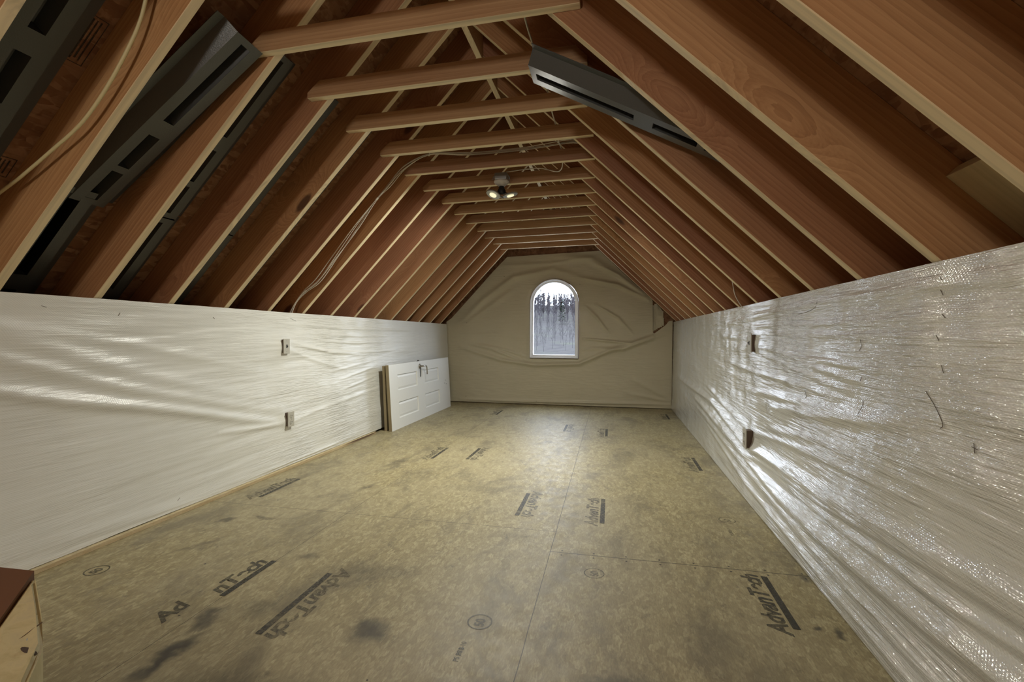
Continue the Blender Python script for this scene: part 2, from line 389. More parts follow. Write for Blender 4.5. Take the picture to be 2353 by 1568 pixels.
for i in range(-1, 13):
    o = D.objects.new('collar_tie', mt); COL.objects.link(o)
    jx = .012*math.sin(i*2.3)
    o.matrix_world = Matrix.Translation((-.85+jx, Y0+i*SP-TH-.001, ZK)) @ Matrix.Rotation(-math.atan(TILT), 4, 'Y')
    k = 12-i
    extra = ', carrying the lamp' if i == 5 else (', nearest the top edge' if i == 0 else '')
    tag(o, f'horizontal collar tie, {ORD[k]} from the arched-window wall{extra}', 'collar tie', 'collar ties')
# blocking between the two nearest right rafters
ar = math.atan(MR)
bm = bmesh.new(); box(bm, -.78, .0, -.366, 0, .165, .203, bev=.002)
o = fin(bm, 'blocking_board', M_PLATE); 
dx = .86
o.matrix_world = Matrix.Translation((XR, Y0-SP-TH-.367+.0, ZR)) @ Matrix.Rotation(math.pi, 4, 'Z') @ Matrix.Rotation(-aR, 4, 'Y') @ Matrix.Translation((.15, 0, 0))
BLOCK = o
tag(o, 'short pale blocking board against the roof between the two nearest right rafters', 'board')

# ------------------------------------------------------------------ plastic sheeting
def vnoise(x, y, seed, oct=4, gain=.5):
    r = np.random.default_rng(seed); T = r.random((256, 256)); out = np.zeros_like(x); a = 1.0; t = 0
    for o_ in range(oct):
        xs, ys = x*2**o_ + 17.3*o_, y*2**o_ + 9.1*o_
        xi, yi = np.floor(xs).astype(int), np.floor(ys).astype(int); fx, fy = xs-xi, ys-yi
        fx = fx**3*(fx*(6*fx-15)+10); fy = fy**3*(fy*(6*fy-15)+10)
        g = lambda i, j: T[i % 256, j % 256]
        out += a*((g(xi, yi)*(1-fx)+g(xi+1, yi)*fx)*(1-fy)+(g(xi, yi+1)*(1-fx)+g(xi+1, yi+1)*fx)*fy); t += a; a *= gain
    return out/t - .5
def fold(A, Z, pl, amp, w, taper=True, sharp=2.0):
    """ridge of height amp and half-width w that follows a polyline on the sheet"""
    best = np.full(A.shape, 1e9); par = np.zeros(A.shape)
    seg = [math.dist(p, q) for p, q in zip(pl, pl[1:])]; tot = sum(seg); acc = 0
    for (p, q), L in zip(zip(pl, pl[1:]), seg):
        dx, dz = q[0]-p[0], q[1]-p[1]
        t = np.clip(((A-p[0])*dx+(Z-p[1])*dz)/(L*L), 0, 1)
        d = np.hypot(A-p[0]-t*dx, (Z-p[1]-t*dz))
        m = d < best; best = np.where(m, d, best); par = np.where(m, (acc+t*L)/tot, par); acc += L
    prof = amp*np.exp(-(best/w)**sharp)
    if taper: prof *= np.clip(np.sin(np.pi*np.clip(par, .02, .98))**.5, 0, 1)
    return prof
def sheet_grid(aa, zz, fn, name, m):
    A, Z = np.meshgrid(aa, zz, indexing='ij'); P = fn(A, Z); na, nz = A.shape
    idx = np.arange(na*nz).reshape(na, nz)
    F = np.stack([idx[:-1, :-1], idx[1:, :-1], idx[1:, 1:], idx[:-1, 1:]], -1).reshape(-1, 4)
    me = D.meshes.new(name); me.vertices.add(na*nz); me.vertices.foreach_set('co', P.reshape(-1).astype(np.float32))
    me.loops.add(F.size); me.loops.foreach_set('vertex_index', F.reshape(-1).astype(np.int32))
    me.polygons.add(len(F)); me.polygons.foreach_set('loop_start', np.arange(0, F.size, 4, dtype=np.int32)); me.polygons.foreach_set('loop_total', np.full(len(F), 4, dtype=np.int32))
    me.polygons.foreach_set('use_smooth', np.ones(len(F), dtype=bool)); me.update(calc_edges=True); me.validate(); me.materials.append(m)
    return link(D.objects.new(name, me))
def axis(parts):
    out = []
    for a, b, s in parts: out += list(np.arange(a, b, s))
    return np.array(out + [parts[-1][1]])
# right knee wall
R_FOLDS = [([(6.6, .52), (4.26, .49), (3.20, .36), (2.11, .40), (1.66, .44), (1.19, .48), (.3, .50)], .020, .030),
           ([(4.4, .42), (3.2, .31), (2.11, .365), (1.66, .405), (1.19, .445), (.3, .46)], .010, .016),
           ([(5.1, .413), (3.43, .31), (2.66, .232), (2.11, .236), (1.78, .25), (1.46, .265), (1.18, .30), (.3, .32)], .026, .034),
           ([(5.0, .33), (3.2, .20), (2.2, .14), (1.5, .13), (.5, .13)], .010, .022),
           ([(4.5, .25), (3.2, .11), (2.0, .06), (1.2, .06), (.3, .07)], .009, .018),
           ([(3.0, .30), (1.94, .325), (1.38, .36), (1.18, .385), (.4, .40)], .009, .016),
           ([(2.85, .655), (2.34, .70), (1.88, .745), (1.60, .79), (1.46, .815)], .012, .026),
           ([(3.3, .70), (2.5, .735), (1.85, .77)], .006, .018),
           ([(3.9, 1.13), (3.06, 1.165), (2.13, 1.185), (1.46, 1.18), (.8, 1.16)], .007, .02),
           ([(3.4, 1.10), (2.3, 1.095), (1.92, 1.09), (1.2, 1.10)], .006, .014),
           ([(3.05, 1.06), (2.2, 1.045), (1.5, 1.04), (1.0, 1.03)], .005, .013),
           ([(3.08, 1.0), (2.6, .955), (2.34, .92), (1.87, .88)], .007, .016), ([(3.08, .975), (2.4, .945), (1.87, .935), (1.5, .93)], .006, .014),
           ([(3.1, .955), (2.5, .885), (1.9, .835)], .006, .014), ([(3.6, .95), (3.2, .97)], .006, .02), ([(4.1, 1.05), (3.15, 1.02)], .005, .018),
           ([(3.9, .86), (3.3, .83), (2.5, .815), (1.9, .80)], .006, .014),
           ([(3.02, .47), (2.6, .512), (2.12, .545), (1.5, .575)], .008, .016), ([(2.9, .53), (2.12, .615), (1.19, .62)], .006, .02),
           ([(4.6, .60), (3.12, .46)], .010, .018), ([(4.8, .56), (3.9, .52), (3.12, .44)], .006, .012),
           ([(1.9, .68), (1.4, .70), (1.0, .69)], .008, .05), ([(1.5, .88), (1.15, .86), (.6, .84)], .005, .04)]
L_FOLDS = [([(.9, 1.18), (1.49, 1.045), (2.03, .845), (2.6, .67), (3.16, .53)], .009, .045), ([(.9, .95), (1.48, .80), (1.72, .73), (2.28, .60), (2.8, .46), (3.18, .375)], .018, .032),
           ([(1.0, 1.06), (1.49, .94), (2.03, .75), (2.7, .57), (3.18, .46)], .012, .035), ([(1.0, 1.16), (2.03, .99), (3.07, .76)], .005, .03),
           ([(3.30, .985), (3.6, .93), (3.85, .885), (4.38, .845)], .010, .015), ([(3.3, .92), (3.72, .80), (4.14, .71)], .006, .018),
           ([(3.3, .96), (3.8, .90), (4.3, .87), (5.2, .86)], .005, .010), ([(3.2, 1.13), (4.1, 1.10), (5.7, 1.10)], .006, .013), ([(3.6, 1.05), (4.3, 1.03), (5.0, 1.03)], .005, .011),
           ([(3.7, .99), (4.3, .96), (4.9, .965)], .006, .011), ([(3.2, .34), (3.7, .40), (4.4, .45), (4.8, .47)], .006, .016), ([(2.6, .40), (3.18, .355)], .010, .018),
           ([(4.0, .62), (4.7, .70)], .005, .012), ([(4.0, .52), (4.7, .60)], .005, .012), ([(3.8, .70), (4.6, .76)], .004, .012), ([(2.8, .03), (4.2, .06)], .006, .012), ([(1.6, .10), (2.35, .045)], .006, .03)]
def knee_fn(xb, xt, zt, sgn, folds, boxes, seed, gapz):
    FA = 1.45 if sgn < 0 else 1.0
    def fn(A, Z):
        t = Z/zt; X = xb+(xt-xb)*t; d = np.zeros_like(A)
        for pl, a, w in folds: d += fold(A, Z, pl, a*FA, w)
        d += .012*vnoise(A*.8+Z*.5, Z*2.4-A*.5, seed, 2)
        near = np.exp(-((A-3.3)/1.7)**2)
        d += (.005+.004*near)*vnoise(A*1.3+Z*1.1, Z*15-A*.7, seed+1, 3)
        d += .0022*near*vnoise(A*3+Z*2, Z*46-A*1.5, seed+2, 2)
        for (by, bz) in boxes:
            q = np.hypot((A-by)*.7, Z-bz); d += .022*np.exp(-(q/.075)**1.3)
        d *= np.clip((zt-Z)/.05, .25, 1)*np.clip((Z-.0)/.05, .15, 1)
        d -= .010*np.exp(-((zt-.012-Z)/.01)**2)*0
        lower = gapz + .006*vnoise(A*3, A*0, seed+5, 3)
        Zo = np.where(Z < .05, lower+(Z-0)*((.05-lower)/.05), Z)
        Zo = np.where(Z > zt-.02, Zo-.006*np.abs(vnoise(A*1.3, A*0, seed+6, 3)), Zo)
        return np.stack([X + sgn*d, A, Zo], -1)
    return fn
YA = axis([(YB+.02, .6, .04), (.6, 2.6, .0075), (2.6, 7.040, .010)])
ZA = axis([(0, 1.2, .0055)])
SWL, OUL, SWR, OUR = (3.25, .950), (3.25, .384), (3.125, 1.0), (3.085, .425)
shR = sheet_grid(YA, ZA/ZA[-1]*1.243, knee_fn(.842, .859, 1.243, -1, R_FOLDS, (SWR, OUR), 3, .004), 'plastic_sheeting', M_SHR)
tag(shR, 'glossy white plastic sheeting with long folds covering the right knee wall', 'plastic sheeting', 'plastic sheets on the walls')
shL = sheet_grid(YA, ZA/ZA[-1]*1.217, knee_fn(-2.445, -2.514, 1.217, 1, L_FOLDS, (SWL, OUL), 31, .024), 'plastic_sheeting', M_SHL)
tag(shL, 'white plastic sheeting covering the left knee wall behind the leaning door', 'plastic sheeting', 'plastic sheets on the walls')
# far wall sheeting: grid cut to its outline and around the window
OUT = [(-2.462, .012), (-2.525, 1.25), (-2.44, 1.31), (-2.26, 1.50), (-2.0, 1.775), (-1.79, 2.00), (-1.556, 2.235), (-.86, 2.262), (-.17, 2.285), (.213, 1.905), (.560, 1.575), (.578, 1.545), (.584, 1.10), (.60, 1.075), (.76, 1.20), (.80, 1.255), (.853, 1.262), (.846, .008)]
def sd_poly(X, Z, P):
    d = np.full(X.shape, 1e9); s = np.ones(X.shape); n = len(P)
    for i in range(n):
        a, b = P[i], P[(i+1) % n]; ex, ez = b[0]-a[0], b[1]-a[1]; wx, wz = X-a[0], Z-a[1]
        t = np.clip((wx*ex+wz*ez)/(ex*ex+ez*ez), 0, 1); d = np.minimum(d, (wx-ex*t)**2+(wz-ez*t)**2)
        c1, c2, c3 = Z >= a[1], Z < b[1], ex*wz > ez*wx
        s = np.where((c1 & c2 & c3) | (~c1 & ~c2 & ~c3), -s, s)
    return s*np.sqrt(d)
F_FOLDS = [([(-2.28, 1.25), (-1.93, 1.583), (-1.45, 1.92), (-.86, 2.03), (-.45, 1.90)], .020, .05), ([(-2.3, 1.15), (-1.8, 1.5), (-1.4, 1.78)], .012, .05),
           ([(-2.14, .914), (-1.79, .84), (-1.31, .65)], .016, .03), ([(-1.95, .90), (-1.6, .83), (-1.25, .72)], .010, .022), ([(-2.28, .86), (-1.65, .67), (-1.11, .60), (-.46, .63), (.10, .88), (.58, 1.02)], .024, .035),
           ([(-.47, 1.9), (.09, 1.78), (.52, 1.56)], .024, .03), ([(-.30, 2.12), (.10, 1.92), (.50, 1.60)], .020, .035), ([(-.8, 2.22), (-.3, 2.17), (.1, 1.95)], .014, .05), ([(-.40, 1.5), (-.2, 1.3), (-.03, 1.08)], .012, .022),
           ([(-.22, 1.5), (.1, 1.3), (.31, 1.065)], .014, .022), ([(-.40, 1.0), (.28, .935), (.58, 1.05)], .022, .018), ([(-.42, .85), (.16, .85), (.70, 1.05)], .016, .03), ([(-.45, .74), (.2, .86), (.75, 1.12)], .012, .04),
           ([(-2.3, .05), (-1.3, .045), (.83, .07)], .016, .02), ([(.3, .42), (.83, .14)], .012, .04), ([(.2, .22), (.83, .11)], .010, .03), ([(-1.7, 2.1), (-.9, 2.12), (-.2, 2.2)], .008, .03), ([(-2.35, 1.05), (-1.7, 1.06), (-1.3, 1.0)], .006, .03)]
def far_sheet():
    st = .0085; xs = np.arange(-2.53, .88, st); zs = np.arange(-.01, 2.32, st)
    X, Z = np.meshgrid(xs, zs, indexing='ij')
    hole = arch(WHW+.010, WZ0-.010, WZS, 40)
    def sdf(X, Z): return np.maximum(sd_poly(X, Z, OUT), -sd_poly(X, Z, hole))
    s = sdf(X, Z); e = 1e-3; gx = (sdf(X+e, Z)-sdf(X-e, Z))/(2*e); gz = (sdf(X, Z+e)-sdf(X, Z-e))/(2*e)
    m = (s > 0) & (s < st*1.45)
    Xn = np.where(m, X-gx*s, X); Zn = np.where(m, Z-gz*s, Z)
    d = .02*vnoise(Xn*1.1, Zn*1.3, 77, 2)+.005*vnoise(Xn*4, Zn*9, 78, 3)+.0015*vnoise(Xn*10, Zn*60, 79, 1)
    for pl, a, w in F_FOLDS: d += fold(Xn, Zn, pl, a*1.5, w*.9)
    so = np.clip(-sd_poly(Xn, Zn, hole), -1, 0); d *= np.clip(np.abs(so)/.05, .15, 1)
    Yn = 7.062-d
    keep = s < st*1.45
    nx, nz = X.shape; idx = np.arange(nx*nz).reshape(nx, nz)
    q = keep[:-1, :-1] & keep[1:, :-1] & keep[1:, 1:] & keep[:-1, 1:]
    ins = (s[:-1, :-1] < 0) | (s[1:, :-1] < 0) | (s[1:, 1:] < 0) | (s[:-1, 1:] < 0)
    F = np.stack([idx[:-1, :-1], idx[1:, :-1], idx[1:, 1:], idx[:-1, 1:]], -1)[q & ins]
    used, inv = np.unique(F.reshape(-1), return_inverse=True)
    P = np.stack([Xn, Yn, Zn], -1).reshape(-1, 3)[used]
    me = D.meshes.new('plastic_sheeting'); me.from_pydata(P.tolist(), [], inv.reshape(-1, 4).tolist()); me.update()
    me.polygons.foreach_set('use_smooth', [True]*len(me.polygons)); me.materials.append(M_SHF)
    return link(D.objects.new('plastic_sheeting', me))
shF = tag(far_sheet(), 'wrinkled plastic sheeting, tan with shade, on the far wall around the arched window', 'plastic sheeting', 'plastic sheets on the walls')
def flap(pts, y, seed, name='plastic_flap'):
    xs = [p[0] for p in pts]; zs = [p[1] for p in pts]; n = 26
    X, Z = np.meshgrid(np.linspace(min(xs), max(xs), n), np.linspace(min(zs), max(zs), n), indexing='ij')
    s = sd_poly(X, Z, pts); Yd = y-.02*vnoise(X*14, Z*7, seed, 3)-.01*vnoise(X*40, Z*20, seed+1, 2)
    bm = bmesh.new(); V = {}
    for i in range(n):
        for j in range(n):
            if s[i, j] < .006: V[i, j] = bm.verts.new((X[i, j], Yd[i, j], Z[i, j]))
    for i in range(n-1):
        for j in range(n-1):
            k = [(i, j), (i+1, j), (i+1, j+1), (i, j+1)]
            if all(t in V for t in k): bm.faces.new([V[t] for t in k])
    return fin(bm, name, M_SHF, None, True)
tag(flap([(.54, 1.485), (.64, 1.50), (.725, 1.40), (.735, 1.19), (.66, 1.15), (.57, 1.09)], 7.085, 5), 'small loose crumpled plastic flap right of the far sheeting, under the roof slope', 'plastic flap')

# tears and staples on the sheets
def wallx(side, y, z):
    return None
def mark(parent, name, pts, r):
    bm = bmesh.new(); tube(bm, pts, r, 5, sm=3); return fin(bm, name, M_TEAR, parent)
def sx(o, y, z):
    # surface x of a knee wall sheet at (y, z)
    me = o.data; return None
import mathutils.kdtree as kdt
def surf(o):
    n = len(o.data.vertices); co = np.empty(n*3); o.data.vertices.foreach_get('co', co); co = co.reshape(-1, 3)
    def q(y, z):
        i = np.argmin((co[:, 1]-y)**2+(co[:, 2]-z)**2); return co[i, 0]
    return q
qR, qL = surf(shR), surf(shL)
for pl in ([(1.515, .89), (1.472, .853), (1.445, .812), (1.457, .798)], [(1.87, 1.03), (1.873, 1.005), (1.885, .99)], [(1.866, .90), (1.87, .885)], [(1.86, .82), (1.86, .80), (1.862, .765)],
           [(1.465, 1.165), (1.46, 1.15)], [(1.47, 1.20), (1.455, 1.19)], [(1.455, 1.10), (1.445, 1.09)], [(1.475, 1.045), (1.465, 1.03)], [(1.46, .965), (1.45, .945)], [(1.34, .785), (1.333, .762)], [(1.345, .775), (1.325, .772)],
           [(2.35, .80), (2.34, .775), (2.345, .765)], [(2.45, 1.145), (2.35, 1.15), (2.25, 1.165), (2.22, 1.185)], [(3.05, 1.12), (2.95, 1.125)]):
    mark(shR, 'sheet_tear', [(qR(y, z)-.0015, y, z) for y, z in pl], .0009)
for pl in ([(2.28, .075), (2.30, .088)], [(1.66, 1.165), (1.68, 1.16)], [(2.01, 1.15), (2.0, 1.135)], [(2.6, 1.15), (2.61, 1.14)], [(3.35, 1.17), (3.42, 1.15)]):
    mark(shL, 'staple', [(qL(y, z)+.0015, y, z) for y, z in pl], .0010)
for x, z in ((-2.19, 1.235), (-1.60, 1.94), (-.46, 1.80), (-2.2, .10), (-1.1, .06), (-.62, .05), (-1.85, .62)):
    mark(shF, 'staple', [(x, 7.03, z), (x+.012, 7.03, z-.004)], .003)

# ------------------------------------------------------------------ switches and outlets
def wallbox(name, side, yz, x, label, cat, kind):
    s = 1 if side == 'left' else -1                      # direction into the room
    t = empty(name, (x, yz[0], yz[1])); tag(t, label, cat); P_ = .016 if side == 'left' else .024; G = P_-.030
    bm = bmesh.new(); box(bm, *sorted((-s*.012, s*(P_-.001))), -.030, .030, -.052, .052, bev=.003); fin(bm, 'back_box', M_BOXP, t)
    bm = bmesh.new(); box(bm, *sorted((s*(0.03+G), s*(0.036+G))), -.036, .036, -.058, .058, bev=.0025); pl = fin(bm, 'face_plate', M_IVORY, t)
    if kind == 'switch':
        bm = bmesh.new(); box(bm, *sorted((s*(0.035+G), s*(0.038+G))), -.006, .006, -.013, .013, bev=.0005); box(bm, *sorted((s*(0.036+G), s*(0.046+G))), -.003, .003, -.003, .004, bev=.0008); fin(bm, 'toggle', M_DARK, t)
    else:
        for dz in (.024, -.024):
            bm = bmesh.new(); M = Matrix.Translation((s*(.035+G), 0, dz)) @ Matrix.Rotation(s*math.pi/2, 4, 'Y'); lathe(bm, [(.0165, 0), (.0165, .003)], 20, M); fc = fin(bm, 'socket', M_IVORY, t)
            for dy, h in ((-.006, .004), (.006, .005), (0, .002)):
                bm = bmesh.new(); zc = dz+(0.003 if h > .003 else -.009); box(bm, *sorted((s*(0.0378+G), s*(0.0388+G))), dy-.0014, dy+.0014, zc-h, zc+h); fin(bm, 'slot', M_DARK, fc)
    for dz in ((.042, -.042) if kind == 'switch' else (0,)):
        bm = bmesh.new(); lathe(bm, [(.003, 0), (.003, .001)], 10, Matrix.Translation((s*(.036+G), 0, dz)) @ Matrix.Rotation(s*math.pi/2, 4, 'Y')); fin(bm, 'screw', M_METAL, t)
    return t
wallbox('light_switch', 'left', SWL, qL(3.25, .86)+.002, 'ivory light switch sticking out of the left wall sheeting, above the outlet', 'light switch', 'switch')
wallbox('wall_outlet', 'left', OUL, qL(3.25, .30)+.002, 'ivory duplex outlet low on the left wall sheeting', 'outlet', 'outlet')
wallbox('light_switch', 'right', SWR, qR(3.12, .90)+.002, 'light switch seen almost edge-on in the right wall sheeting, above the outlet', 'light switch', 'switch')
wallbox('wall_outlet', 'right', OUR, qR(3.08, .34)-.002, 'outlet seen almost edge-on low on the right wall sheeting', 'outlet', 'outlet')

# ------------------------------------------------------------------ door lying on its side
door_t = Vector((0, 0, 0))
def leaning(name, xb, xt, y0, zt):
    lean = math.atan2(xb-xt, zt)
    e = empty(name, (xb, y0, 0)); e.rotation_euler = (0, -lean, 0); return e
DL, DH = 1.90, .718
dr = leaning('panel_door', -2.297, -2.342, 4.72, .718)
tag(dr, 'white four-panel door lying on its side, leaning on the left wall sheeting', 'door')
bm = bmesh.new()
ys = [0, .20, .75, .97, 1.48, DL]; zs = [0, .115, .295, .425, .60, DH]
def grid(x, flip):
    V = [[bm.verts.new((x, y, z)) for z in zs] for y in ys]; Fs = {}
    for i in range(5):
        for j in range(5):
            q = (V[i][j], V[i+1][j], V[i+1][j+1], V[i][j+1]); Fs[i, j] = bm.faces.new(q if not flip else q[::-1])
    return V, Fs
V1, F1 = grid(0, False); V2, F2 = grid(-.035, True)
for i in range(5):
    bm.faces.new((V1[i][0], V2[i][0], V2[i+1][0], V1[i+1][0])); bm.faces.new((V1[i][5], V1[i+1][5], V2[i+1][5], V2[i][5]))
    bm.faces.new((V1[0][i], V1[0][i+1], V2[0][i+1], V2[0][i])); bm.faces.new((V1[5][i], V2[5][i], V2[5][i+1], V1[5][i+1]))
bm.normal_update(); panels = [F1[i, j] for i in (1, 3) for j in (1, 3)]
for fc in panels:
    r1 = bmesh.ops.inset_region(bm, faces=[fc], thickness=.010, depth=-.013)
    r2 = bmesh.ops.inset_region(bm, faces=[fc], thickness=.008, depth=0)
    r3 = bmesh.ops.inset_region(bm, faces=[fc], thickness=.028, depth=.006)
bmesh.ops.recalc_face_normals(bm, faces=bm.faces)
slab = fin(bm, 'door_slab', M_WHITE, dr)
bm = bmesh.new(); box(bm, -.0345, -.0005, -.0025, .001, .002, DH-.002); tag(fin(bm, 'door_edge', M_EDGEB, dr), 'raw brownish end edge')
HY, HZ = .84, .655
hd = None
bm = bmesh.new(); lathe(bm, [(.030, 0), (.030, .006), (.022, .012), (.011, .014), (.010, .050)], 24, Matrix.Translation((0, HY, HZ)) @ Matrix.Rotation(math.pi/2, 4, 'Y')); hd = fin(bm, 'lever_handle', M_METAL, dr, True)
bm = bmesh.new(); tube(bm, [(.048, HY-.006, HZ), (.056, HY+.05, HZ+.002), (.056, HY+.085, HZ-.01), (.054, HY+.10, HZ-.05), (.052, HY+.105, HZ-.11)], .0085, 10); fin(bm, 'lever', M_METAL, hd, True)
bm = bmesh.new(); tube(bm, [(.012, HY-.01, HZ-.02), (.018, HY-.03, HZ-.05), (.016, HY-.03, HZ-.13)], .005, 8); fin(bm, 'hanging_strap', M_DARK, hd, True)
bm = bmesh.new(); box(bm, -.026, -.008, HY-.03, HY+.03, DH, DH+.003, bev=.001); lathe(bm, [(.008, 0), (.007, .012)], 10, Matrix.Translation((-.017, HY, DH+.002))); fin(bm, 'latch', M_DARK, dr)
for yy, zz in ((1.74, .40), (1.76, .345), (1.70, .36)):
    bm = bmesh.new(); lathe(bm, [(.006, 0), (.006, .001)], 10, Matrix.Translation((0, yy, zz)) @ Matrix.Rotation(math.pi/2, 4, 'Y')); fin(bm, 'screw_hole', M_DARK, dr)
b2 = leaning('wooden_board', -2.362, -2.392, 4.735, .70); tag(b2, 'raw wooden slab standing on edge behind the white door', 'board')
bm = bmesh.new(); box(bm, -.032, 0, 0, 1.85, 0, .705, bev=.002); fin(bm, 'board_slab', M_EDGEB, b2)

# ------------------------------------------------------------------ roof vents (black plastic chutes)
def vent_parts(root):
    L = 1.05; w = .0735; fl = .145; d = .055; t = .0025
    prof = [(-fl, -d), (-w-.035, -d), (-w, 0), (w, 0), (w+.035, -d), (fl, -d)]
    sl = [(.03, .51), (.60, .805), (.84, 1.02)]; sw = .026
    # shell with slot openings in the raised face
    bm = bmesh.new(); xs = [0.0]
    for a, b in sl: xs += [a, b]
    xs.append(L); ysf = [-w, -sw, sw, w]
    def quad(a, b, c, e): bm.faces.new([bm.verts.new(p) for p in (a, b, c, e)])
    for i in range(len(xs)-1):
        x0, x1 = xs[i], xs[i+1]; slot = i % 2 == 1
        for (y0, z0), (y1, z1) in zip(prof, prof[1:]):
            if y0 == -w and y1 == w:
                for a, b in zip(ysf, ysf[1:]):
                    if slot and a == -sw: continue
                    quad((x0, a, 0), (x1, a, 0), (x1, b, 0), (x0, b, 0))
            else: quad((x0, y0, z0), (x1, y0, z0), (x1, y1, z1), (x0, y1, z1))
    bmesh.ops.remove_doubles(bm, verts=bm.verts, dist=1e-5); bmesh.ops.recalc_face_normals(bm, faces=bm.faces)
    r = bmesh.ops.solidify(bm, geom=list(bm.faces), thickness=t)
    shell = fin(bm, 'vent_shell', M_BLACK, root)
    for a, b in sl:
        bm = bmesh.new(); dz = -.038
        pr = [((a, -sw, 0), (b, -sw, 0)), ((a+.012, -sw+.004, dz), (b-.012, -sw+.004, dz)), ((a+.012, sw-.022, dz), (b-.012, sw-.022, dz)), ((a, sw, 0), (b, sw, 0))]
        V = [[bm.verts.new(p) for p in q] for q in pr]
        for p, q in zip(V, V[1:]): bm.faces.new((p[0], p[1], q[1], q[0]))
        bm.faces.new([q[0] for q in V]); bm.faces.new([q[1] for q in V][::-1])
        bmesh.ops.solidify(bm, geom=list(bm.faces), thickness=.0015)
        fin(bm, 'vent_slot', M_BLACK, root)
def frame(o, ex, ey):
    ex = Vector(ex).normalized(); ey = Vector(ey); ey = (ey-ex*ey.dot(ex)).normalized(); ez = ex.cross(ey); return ex, ey, ez
def place(root, o, ex, ey):
    ex, ey, ez = frame(o, ex, ey)
    root.matrix_world = Matrix(((ex.x, ey.x, ez.x, o[0]), (ex.y, ey.y, ez.y, o[1]), (ex.z, ey.z, ez.z, o[2]), (0, 0, 0, 1)))
v0 = empty('roof_vent'); vent_parts(v0)
down_L = (-CL, 0, -ML*CL)                                 # down the left slope
def bay(i): return Y0+i*SP                                # far face of the rafter that opens the bay
def vent_in_bay(root, i, zt=2.42, perp=.155):
    # face plane is 'perp' outside the rafters' lower edges
    x = XL + (zt-ZL)/ML; o = (x-perp*ML*CL*0, 0, 0)
    base = Vector((XL+(zt-ZL)/ML, 0, zt)); nrm = Vector((-ML*CL, 0, CL)); p = base + nrm*perp; p = p + Vector(down_L)*((p.z-zt)/(ML*CL)) 
    place(root, (p.x, bay(i)+.150, p.z), down_L, (0, 1, 0))
place(v0, (-1.519, 1.772, 1.249+H), (-.812, -.047, -.642), (-.03, 1, -.02))
tag(v0, 'black plastic roof vent hanging loose across the left bay beside the first visible tie', 'roof vent', 'black roof vents')
names = {-2: 'black plastic roof vent in the top left corner bay of the photo', -1: 'black plastic roof vent lying behind the loose one in the same left bay', 0: 'black slotted roof vent in the left bay just past the loose vent', 1: 'dark roof vent in the second left bay past the loose vent, only its edge showing', 2: 'dark roof vent in the third left bay past the loose vent, only a sliver showing'}
for i in (-2, -1, 0, 1, 2):
    c = copy_tree(v0); tag(c, names[i]); vent_in_bay(c, i, {-2: 2.44, -1: 1.68}.get(i, 2.42), .158)
low = {0: 'lower black roof vent just past the loose vent, down at the left wall top', 1: 'lower dark roof vent in the second left bay past the loose vent', 2: 'lower dark roof vent in the third left bay past the loose vent'}
for i in (0, 1, 2):
    c = copy_tree(v0); tag(c, low[i]); vent_in_bay(c, i, 1.655, .158)
c = copy_tree(v0); tag(c, 'grey-black roof vent dangling from the right slope above the middle of the room')
place(c, (-.362, 2.133, 1.186+H), (.886, 0, -.463), (0, -1, 0))
VR = c
# local z must face the room; flip if needed
bpy.context.view_layer.update()
for o in list(COL.objects):
    if o.name.startswith('roof_vent'):
        z = o.matrix_world.col[2].xyz
        if z.z > 0: o.matrix_world = o.matrix_world @ Matrix.Scale(1, 4) @ Matrix.Rotation(math.pi, 4, 'X')

# ------------------------------------------------------------------ lamp on the collar tie
LP = (-.885, 3.80)
lamp = empty('garage_lamp', (LP[0], LP[1], 2.33)); tag(lamp, 'three-panel LED lamp on a metal junction box hanging from a collar tie', 'lamp')
YT = Y0+5*SP-TH-.001-TH
bm = bmesh.new(); box(bm, -.05, .05, -.05, YT-LP[1]-.001, -.024, .03, bev=.006)
fin(bm, 'junction_box', M_GALV, lamp)
for sgn in (-1, 1):
    bm = bmesh.new(); tube(bm, [(sgn*.05, -.02, .02), (sgn*.066, -.02, .0), (sgn*.07, -.02, -.018)], .004, 6, sm=3); fin(bm, 'box_clip', M_GALV, lamp)
bm = bmesh.new(); lathe(bm, [(.060, 0), (.063, -.010), (.055, -.022), (.035, -.036), (.024, -.046)], 28, Matrix.Translation((0, -.005, -.026))); fin(bm, 'lamp_holder', M_PORC, lamp, True)
bm = bmesh.new(); lathe(bm, [(.020, 0), (.024, -.02), (.034, -.035), (.034, -.055), (.02, -.062)], 20, Matrix.Translation((0, -.005, -.070))); fin(bm, 'lamp_hub', M_DARK, lamp, True)
for k, (cx, cy, cz, tx, ty) in enumerate(((-.045, .02, -.135, .18, .50), (-.055, -.07, -.155, -.42, .30), (.075, -.01, -.150, .05, -.22))):
    pe = Matrix.Translation((cx, cy, cz)) @ Matrix.Rotation(tx, 4, 'X') @ Matrix.Rotation(ty, 4, 'Y')
    bm = bmesh.new(); Sx = Matrix.Diagonal((1.0, .85, 1, 1)); lathe(bm, [(.046, .012), (.060, .010), (.062, .002), (.058, -.002), (.050, -.001), (.034, .001)], 24, pe @ Sx)
    for a in range(12):
        th = 2*math.pi*a/12; box(bm, .036, .058, -.0012, .0012, .008, .016, pe @ Sx @ Matrix.Rotation(th, 4, 'Z'))
    fr = fin(bm, 'lamp_panel', M_GALV, lamp)
    bm = bmesh.new(); lathe(bm, [(.030, -.001), (.030, -.006), (.026, -.008)], 20, pe @ Sx); fin(bm, 'led_cluster', M_LED, fr)
    bm = bmesh.new(); tube(bm, [(0, -.005, -.115), (cx*.4, cy*.4, -.122), (cx*.65, cy*.65, cz+.012)], .007, 8, sm=3); fin(bm, 'hinge_arm', M_DARK, fr)

